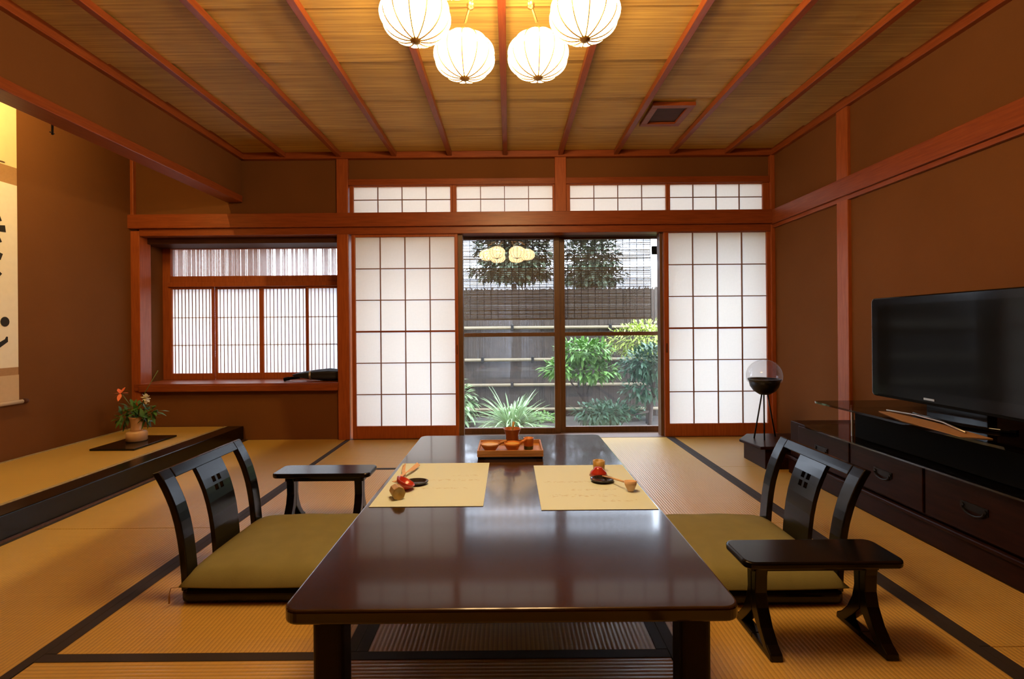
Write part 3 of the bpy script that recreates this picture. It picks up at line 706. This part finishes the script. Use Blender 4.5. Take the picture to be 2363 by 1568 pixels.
def cushion(label, sq=.276, h=.088, fold=False):
    t_ = thing('floor_cushion', label, 'cushion', group='olive floor cushions on the legless chairs')
    n = 22; b = B(); top = {}; bot = {}
    for i in range(n + 1):
        for j in range(n + 1):
            u, v = -1 + 2 * i / n, -1 + 2 * j / n
            e = max(0, (1 - abs(u) ** 5) * (1 - abs(v) ** 5)) ** .34 * (.86 + .14 * (1 - u * u) * (1 - v * v))
            pin = 1 - .035 * (1 - u * u) * abs(v) ** 4 - .0
            x, yv = u * sq * (1 - .03 * (1 - v * v) * abs(u) ** 3 * -1 - .0), v * sq * (1 + .03 * (1 - u * u) * abs(v) ** 3)
            wr = .002 * math.sin(9 * u + 3 * v) * e
            top[i, j] = b.bm.verts.new((x, yv, h * .24 + h * .76 * e + wr))
            bot[i, j] = b.bm.verts.new((x, yv, h * .20 * max(0, 1 - 1.3 * e)))
    for i in range(n):
        for j in range(n):
            b.bm.faces.new((top[i, j], top[i + 1, j], top[i + 1, j + 1], top[i, j + 1])); b.bm.faces.new((bot[i, j], bot[i, j + 1], bot[i + 1, j + 1], bot[i + 1, j]))
    for k in range(n):
        for (p, q) in (((k, 0), (k + 1, 0)), ((k, n), (k + 1, n)), ((0, k), (0, k + 1)), ((n, k), (n, k + 1))):
            b.bm.faces.new((top[p], top[q], bot[q], bot[p]))
    ob('cover', b, 'cushion', t_, smooth=True)
    for sx_ in (-1, 1):
        for sy_ in (-1, 1):
            c = Vector((sx_ * sq, sy_ * sq, h * .22)); d = Vector((sx_ * .6, sy_ * .25, 0)).normalized()
            ob('corner_tassel', B().path([c, c + d * .022 + Vector((0, 0, .002)), c + d * .026 + Vector((0, 0, -.015)), c + d * .027 + Vector((0, 0, -.050))], [.0015, .0015, .002, .0032], 6), 'bandbrown', t_, smooth=True)
    return t_
ch1 = zaisu('black lacquered legless chair on the left side of the table'); ch1.location = (-.885, 1.925, 0); ch1.rotation_euler[2] = 0
ch2 = copy_tree(ch1); ch2['label'] = 'black lacquered legless chair on the right side of the table'; ch2.location = (.865, 1.885, 0); ch2.rotation_euler[2] = PI
cu1 = cushion('olive cloth floor cushion on the left legless chair'); cu1.location = (-.865, 1.925, .0445)
cu2 = copy_tree(cu1); cu2['label'] = 'olive cloth floor cushion on the right legless chair'; cu2.location = (.855, 1.885, .0445); cu2.rotation_euler[2] = PI

# ------------------------------------------------------------------ armrests
def armrest(label):
    t_ = thing('armrest', label, 'armrest', group='black lacquered standing armrests')
    ob('top', B().prism(rrect(.232, .078, .03, 6), .022, lambda u, v, w_: Vector((u, v, .243 + w_))), 'lacquer', t_, bevel=.007, seg=3)
    ob('rail', B().box(-.19, .19, -.022, .022, .212, .243), 'lacquer', t_, bevel=.003)
    half = [(0, .243), (.034, .243), (.026, .20), (.024, .15), (.033, .11), (.055, .066), (.082, .034), (.104, .018), (.106, 0), (0, 0), (0, .018), (.062, .018), (.030, .052), (0, .088)]
    for s in (-1, 1):
        b = B(); b.prism(half, .036, lambda u, v, w_: Vector((w_ - .018, u, v))); b.prism([(-u, v) for u, v in half], .036, lambda u, v, w_: Vector((w_ - .018, u, v)))
        ob('leg', b, 'lacquer', t_, loc=(s * .163, 0, 0), bevel=.003, angle=30)
    return t_
a1 = armrest('black lacquered armrest standing near the viewer beside the right chair'); a1.location = (.905, 1.452, 0)
a2 = copy_tree(a1); a2['label'] = 'black lacquered armrest standing beyond the left cushion'; a2.location = (-.895, 2.335, 0)

# ------------------------------------------------------------------ chest, television
cx0 = 1.79
chs = thing('low_chest', 'long dark wooden chest of drawers along the right wall', 'chest', (1.79, 2.0, 0))
CY0, CY1 = -1.35, 1.08
ob('body', B().box(.006, .46, CY0, CY1, .115, .335), 'chest', chs, bevel=.003)
ob('plinth', B().box(-.004, .46, CY0 - .01, CY1 + .01, 0, .112), 'chest', chs, bevel=.006)
ob('plinth_ledge', B().box(-.018, .0, CY0 - .02, CY1 + .02, .094, .115), 'chest', chs, bevel=.006)
for i in range(5):
    y1_ = .97 - .452 * i; y0_ = y1_ - .440
    o = ob('drawer', B().box(-.010, .006, y0_, y1_, .128, .325), 'chest', chs, bevel=.003)
    yc = (y0_ + y1_) / 2
    pts = [(-.016, yc + .045 * math.cos(a), .232 - .026 * math.sin(a)) for a in [PI * k / 8 for k in range(9)]]
    ob('drawer_handle', B().path(pts, .005, 8).box(-.014, -.009, yc - .055, yc + .055, .222, .250).tube((-.018, yc - .045, .236), (-.009, yc - .045, .236), .008).tube((-.018, yc + .045, .236), (-.009, yc + .045, .236), .008), 'metal', o, smooth=False)
st = thing('television_stand', 'black television stand with two smoked glass shelves on the chest', 'television stand', (1.79, 2.0, .335))
ob('cabinet', B().box(.055, .44, -1.2, .575, .008, .168), 'matte', st, bevel=.004)
ob('top_shelf', B().prism([(-.095, -1.25), (.455, -1.25), (.455, .70), (-.06, .70), (-.085, .69), (-.095, .665)], .010, lambda u, v, w_: Vector((u, v, .175 + w_))), 'standglass', st)
ob('lower_shelf', B().prism([(-.045, -1.25), (.455, -1.25), (.455, .93), (.03, .93), (-.02, .90), (-.045, .84)], .008, lambda u, v, w_: Vector((u, v, w_))), 'standglass', st)
ob('shelf_stud', B().tube((.06, .60, .008), (.06, .60, .175), .006), 'silver', st)
tv = thing('television', 'wide black flat screen television on the glass stand', 'television', (1.93, 2.075, .521))
TW, TH = .90, .505
ob('casing', B().prism(rrect(TW / 2, TH / 2, .022, 5), .075, lambda u, v, w_: Vector((w_ - .03, u, .055 + TH / 2 + v))), 'black', tv, bevel=.006, seg=2)
ob('screen', B().box(-.0325, -.029, -TW / 2 + .045, TW / 2 - .045, .055 + .065, .055 + TH - .04), 'screen', tv)
ob('stand_neck', B().box(-.01, .03, -.14, .14, .012, .07), 'black', tv)
ob('stand_foot', B().prism([(.085 * math.cos(2 * PI * k / 28) , .23 * math.sin(2 * PI * k / 28)) for k in range(28)], .013, lambda u, v, w_: Vector((u + .01, v, w_))), 'black', tv, bevel=.003)
ob('maker_badge', B().box(-.0335, -.030, .075, .130, .077, .086), 'silver', tv)
ob('speaker_strip', B().box(-.034, -.029, -.40, .40, .058, .068), 'matte', tv)
bk_ = thing('open_leaflet', 'open brown leaflet lying on the glass in front of the television', 'leaflet', (1.765, 2.06, .5205), -.10)
ob('page', B().prism([(-.055, -.27), (.03, -.30), (.06, .02), (.035, .26), (-.0, .28), (-.05, .05)], .003, lambda u, v, w_: Vector((u, v, w_))), 'bandbrown', bk_)
ob('page_edge', B().path([(.03, .27, .010), (.055, .12, .014), (.045, -.05, .014), (.0, -.22, .008)], .004, 6), 'silver', bk_, smooth=True)

# ---- globe lamp on its small table in the far right corner
lt_ = thing('corner_table', 'small low dark table in the far right corner under the globe lamp', 'side table', (1.60, 3.08, 0))
ob('top', B().prism([(.03, .05), (.60, .05), (.60, .44), (.13, .44), (.0, .28)], .020, lambda u, v, w_: Vector((u, v, .135 + w_))), 'chest', lt_, bevel=.004)
ob('body', B().box(.07, .60, .07, .36, 0, .135), 'chest', lt_, bevel=.003)
gl = thing('globe_lamp', 'clear glass globe in a dark bowl on thin black tripod legs', 'lamp', (1.80, 3.40, .155))
gc = .432; gr = .117
pts = [(gr * math.sin(a), gc + gr * math.cos(a)) for a in [PI * k / 28 for k in range(1, 18)]]
ob('globe', B().lathe([(0.0001, gc + gr)] + pts, n=36), 'bulbglass', gl, smooth=True)
ob('bowl', B().lathe([(.001, gc - .132), (.035, gc - .128), (.070, gc - .105), (.092, gc - .072), (.102, gc - .030), (.098, gc - .030), (.085, gc - .066), (.06, gc - .10), (.001, gc - .12)], n=32), 'metal', gl, smooth=True)
ob('rim', B().lathe([(.102, gc - .032), (.107, gc - .026), (.107, gc - .018), (.098, gc - .018), (.098, gc - .030)], n=32), 'metal', gl, smooth=True)
for (x0_, y0_, x1_, y1_) in ((-.018, .0, -.085, -.02), (-.012, -.015, -.050, -.09), (.022, .0, .085, .02)):
    ob('leg', B().tube((x0_, y0_, gc - .125), (x1_, y1_, 0), .005, .005, 8), 'metal', gl, smooth=True)
ob('lamp_candle', B().tube((0, 0, gc - .10), (0, 0, gc - .04), .022, .022, 16), 'white', gl, smooth=True)

# ------------------------------------------------------------------ ceiling vent
vt = thing('ceiling_vent', 'square wooden ceiling vent with dark middle', 'vent', (1.12, 3.39, ZC - .004))
ob('frame', B().box(-.145, .145, -.17, -.125, -.022, .004).box(-.145, .145, .125, .17, -.022, .004).box(-.145, -.10, -.125, .125, -.022, .004).box(.10, .145, -.125, .125, -.022, .004), 'wood_x', vt, bevel=.003)
ob('panel', B().box(-.10, .10, -.125, .125, -.008, .002), 'darkwood', vt)


# ------------------------------------------------------------------ chandelier of six paper lanterns
CX, CYc, CZ = -.022, 1.622, 2.0
cd = thing('chandelier', 'brass ceiling chandelier carrying six glowing ribbed lantern shades', 'chandelier', (CX, CYc, 0))
ob('ceiling_rose', B().lathe([(.0, 2.40), (.04, 2.40), (.075, 2.42), (.08, 2.448)], n=28), 'brass', cd, smooth=True)
ob('stem', B().tube((0, 0, 2.25), (0, 0, 2.42), .010).lathe([(.0, 2.20), (.02, 2.205), (.034, 2.235), (.02, 2.26), (.01, 2.27)], n=20), 'brass', cd, smooth=True)
R6, gr = .285, .120
lobes = lambda a: 1 - .085 * (1 - abs(math.sin(6 * a)))
NS = 96
for k in range(6):
    a = PI / 3 * k
    x, yv = R6 * math.cos(a), R6 * math.sin(a)
    # arm with crystal beads
    arm = ob('arm', B().path([(.02 * math.cos(a), .02 * math.sin(a), 2.235), (x * .45, yv * .45, 2.215), (x * .8, yv * .8, 2.17), (x * .97, yv * .97, 2.125)], .0055, 8).lathe([(.0, 0), (.012, .004), (.015, .018), (.009, .034), (0, .036)], (x * .8, yv * .8, 2.15), 14), 'brass', cd, smooth=True)
    ob('crystal_bead', B().lathe([(.0, -.012), (.011, 0), (.0, .012)], (x * .66, yv * .66, 2.178), 8), 'crystal', arm)
    ob('candle_bulb', B().lathe([(.0, -.005), (.010, .006), (.012, .02), (.007, .04), (.001, .052)], (x * .52, yv * .52, 2.222), 12), 'bulb', arm, smooth=True)
    pr = [(gr * math.sin(t_) ** .92, gr * .70 * math.cos(t_) * -1) for t_ in [PI * q / 24 for q in range(1, 24)]]
    sh_ = ob('lantern_shade', B().lathe(pr, (0, 0, 0), NS, f=lobes), 'lantern', cd, smooth=True, loc=(x, yv, CZ))
    wr = B()
    for q in range(12):
        aa = PI / 6 * q
        wr.path([((r * .915 + .0012) * math.cos(aa), (r * .915 + .0012) * math.sin(aa), z * 1.01) for r, z in pr], .0027, 6)
    ob('wire_rib', wr, 'brass', sh_)
    ob('bottom_cap', B().lathe([(.0, -.010), (.006, -.009), (.017, -.004), (.020, .004), (.017, .008)], (0, 0, -gr * .70 - .001), 20), 'brass', sh_, smooth=True)
    ob('top_cap', B().lathe([(.022, -.004), (.020, .006), (.008, .012), (.006, .03)], (0, 0, gr * .70), 20), 'brass', sh_, smooth=True)

# ------------------------------------------------------------------ outside
GZ = -.35
tag(ob('ground', B().box(-14, 14, D + .5, 26, GZ - .1, GZ), 'soil'), 'bare earth ground of the garden', 'ground', kind='structure')
tag(ob('trim_20', B().box(-1.55, 2.6, D + .12, D + .79, 1.88, 1.92), 'darkwood'), 'unseen narrow canopy added outside to shade the tops of the doors and screens', 'canopy', kind='structure')  # out of view, added so daylight fades towards the top of the paper screens
tag(ob('trim_21', B().box(-4, 3.4, D + .12, D + .62, 2.44, 2.50), 'darkwood'), 'unseen roof eave added high above the canopy to dim the transom windows', 'eave', kind='structure')  # out of view, added to cut the daylight on the transom paper
YS = 4.62
bl = thing('hanging_blind', 'half transparent reed blind hanging outside the glass doors', 'blind', (.462, YS, 1.03))
BH = .80
b = B(); z = .0
while z < BH:
    rr = random.uniform(.0020, .0036)
    if random.random() < .93:
        j = random.uniform(-.0015, .0015)
        b.box(-.905 + random.uniform(0, .01), .905 - random.uniform(0, .01), -rr, rr, z + j, z + j + rr * 2)
    z += random.uniform(.0068, .0105)
o = ob('reeds', b, 'sudare', bl); o['kind'] = 'stuff'
for k in range(28):
    x = -.90 + 1.8 * k / 27
    ob('thread', B().box(-.0028, .0028, -.005, -.0035, 0, BH), 'thread', bl, loc=(x, 0, 0))
ob('bottom_pole', B().box(-.91, .91, -.006, .006, -.012, .0), 'sudare', bl)
ob('top_pole', B().box(-.92, .92, -.012, .012, BH, BH + .025), 'sudare', bl)

FY = 7.0
fe = thing('reed_fence', 'tall reed garden fence tied to horizontal bamboo rails', 'fence', (0, FY, GZ))
b = B(); x = -3.2
while x < 5.2:
    wd = random.uniform(.010, .018); b.box(x, x + wd, random.uniform(-.006, .004), .012, .0, 1.86 + random.uniform(-.02, .02)); x += wd + .001
o = ob('reeds', b, 'reed', fe); o['kind'] = 'stuff'
for z in (.944, .48, .115, -.24):
    ob('bamboo_rail', B().tube((-3.2, -.035, z - GZ), (5.2, -.035, z - GZ), .024, .022, 12), 'pole', fe, smooth=True)
for (x, z) in ((.044, .944), (1.46, .944), (-.39, .48), (.333, .48), (.035, .115), (-.70, .115), (1.35, .48), (1.0, .115), (2.05, .115), (2.2, .944)):
    ob('rope_tie', B().box(-.02, .02, -.075, .0, -.045, .045), 'tie', fe, loc=(x, -.0, z - GZ), bevel=.012)
for x in (-1.9, 4.0):
    ob('post', B().tube((x, .06, 0), (x, .06, 1.9), .045), 'bark', fe, smooth=True)

def blades(name, loc, n, L_, label, mat='grassl', lean=1.0, group=None):
    b = B()
    for i in range(n):
        a = random.uniform(0, 2 * PI); el = random.uniform(.25, 1.35)
        d = Vector((math.cos(a) * math.cos(el), math.sin(a) * math.cos(el), math.sin(el)))
        leafblade(b, (math.cos(a) * .03, math.sin(a) * .03, .0), d, L_ * random.uniform(.65, 1.1), random.uniform(.014, .026), random.uniform(.25, .75) * lean, n=6)
    o = ob(name, b, mat, loc=loc); return tag(o, label, 'plant', group)
blades('blade_plant', (.03, 5.65, GZ + .10), 300, .72, 'arching plant with long pale blades in front of the left glass door')
b = B(); leafcluster(b, (0, 0, .30), (.24, .2, .30), 420, .15, .045, .5); tag(ob('leafy_plant', b, 'grassl', loc=(-.72, 6.4, GZ)), 'small leafy plant at the left edge of the garden view', 'plant')
def bush(name, loc, clusters, L_, w_, mat, label, trunk=True, cat='shrub'):
    t_ = thing(name, label, cat, loc)
    b = B()
    for (c, rad, n) in clusters: leafcluster(b, c, rad, n, L_, w_, .25)
    ob('foliage', b, mat, t_)
    if trunk:
        top = clusters[0][0]
        ob('trunk', B().path([(0, 0, 0), (top[0] * .3, 0, top[2] * .4), (top[0] * .8, 0, top[2] * .9)], [.03, .025, .012], 8), 'bark', t_, smooth=True)
        for q in range(3):
            c = clusters[min(q, len(clusters) - 1)][0]
            ob('branch', B().path([(top[0] * .2, 0, top[2] * .35), (c[0] * .6, c[1] * .5, c[2] * .8), (c[0] + .05 * q, c[1], c[2])], [.015, .01, .006], 6), 'bark', t_, smooth=True)
    return t_
bush('broadleaf_shrub', (.95, 6.1, GZ), [((.0, 0, 1.0), (.36, .2, .14), 620), ((-.32, -.05, .78), (.22, .16, .10), 260), ((.12, .0, .74), (.34, .2, .11), 420)], .10, .042, 'bush', 'bright green broadleaf shrub behind the post between the glass doors')
bush('clipped_shrub', (1.84, 6.42, GZ), [((.05, 0, 1.12), (.62, .28, .26), 1900)], .07, .024, 'bushy', 'rounded yellow green shrub at the right side of the garden view')
bush('shade_shrub', (1.62, 5.62, GZ), [((.1, 0, .88), (.46, .16, .20), 1500), ((.0, 0, .58), (.36, .12, .14), 420), ((-.5, 0, .30), (.40, .12, .14), 500)], .085, .034, 'bushd', 'dark bluish green shrub below the rounded yellow green one')
b = B(); leafcluster(b, (1.45, 0, .06), (.55, .14, .16), 900, .07, .028, .3, True); tag(ob('low_shrubs', b, 'bushd', loc=(0, 6.66, GZ)), 'low dark green ground plants along the foot of the fence', 'shrubs', kind='stuff')
b = B(); leafcluster(b, (.0, 0, .02), (.42, .14, .10), 300, .08, .03, .4, True); tag(ob('ground_ferns', b, 'bush', loc=(.35, 6.62, GZ)), 'sparse ferny ground cover beside the arching plant', 'ground cover', kind='stuff')
for i, (x, yv, r, lb) in enumerate(((.55, 5.02, .10, 'rounded grey garden stone right of the arching plant'), (1.45, 5.3, .13, 'flat grey garden stone near the right door'), (-.5, 5.2, .09, 'small grey garden stone near the left door'))):
    b = B(); bmesh.ops.create_icosphere(b.bm, subdivisions=3, radius=r)
    for v in b.bm.verts: v.co *= 1 + .12 * math.sin(9 * v.co.x / r * .5 + i) * math.cos(7 * v.co.y / r * .5); v.co.z *= .55
    tag(ob('garden_stone', b, 'stone', loc=(x, yv, GZ + r * .35), smooth=True), lb, 'stone', 'garden stones')
# neighbouring house and trees beyond the fence
nh = thing('neighbour_house', 'low neighbouring building with pale wall beyond the fence', 'building', (0, 12.6, GZ))
ob('wall', B().box(-6, 3.3, 0, 3, 0, 2.50), 'nwall', nh)
ob('roof', B().prism([(-.5, 2.52), (3.5, 2.52), (1.5, 2.75)], 9.9, lambda u, v, w_: Vector((w_ - 6.3, u, v))), 'ntile', nh)
ob('eave_board', B().box(-6.3, 3.6, -.52, -.48, 2.22, 2.52), 'nwall', nh)
def tree(loc, h, clusters, label, mat='tree', L_=.16, w_=.08):
    t_ = thing('garden_tree', label, 'tree', loc, group='trees beyond the reed fence')
    b = B()
    for (c, rad, n) in clusters: leafcluster(b, c, rad, n, L_, w_, .2)
    ob('crown', b, mat, t_)
    ob('trunk', B().path([(0, 0, 0), (.05, 0, h * .4), (0, 0, h * .8)], [.12, .09, .05], 10), 'bark', t_, smooth=True)
tree((.10, 9.4, GZ), 2.7, [((0, 0, 2.90), (.78, .5, .62), 2200), ((0, 0, 2.42), (.90, .4, .18), 1000)], 'broad tree seen through the left part of the hanging blind')
tree((1.92, 10.6, GZ), 2.6, [((-.10, 0, 2.82), (.62, .5, .66), 1700), ((-.05, 0, 2.42), (.72, .4, .22), 800)], 'tree seen through the right part of the hanging blind')
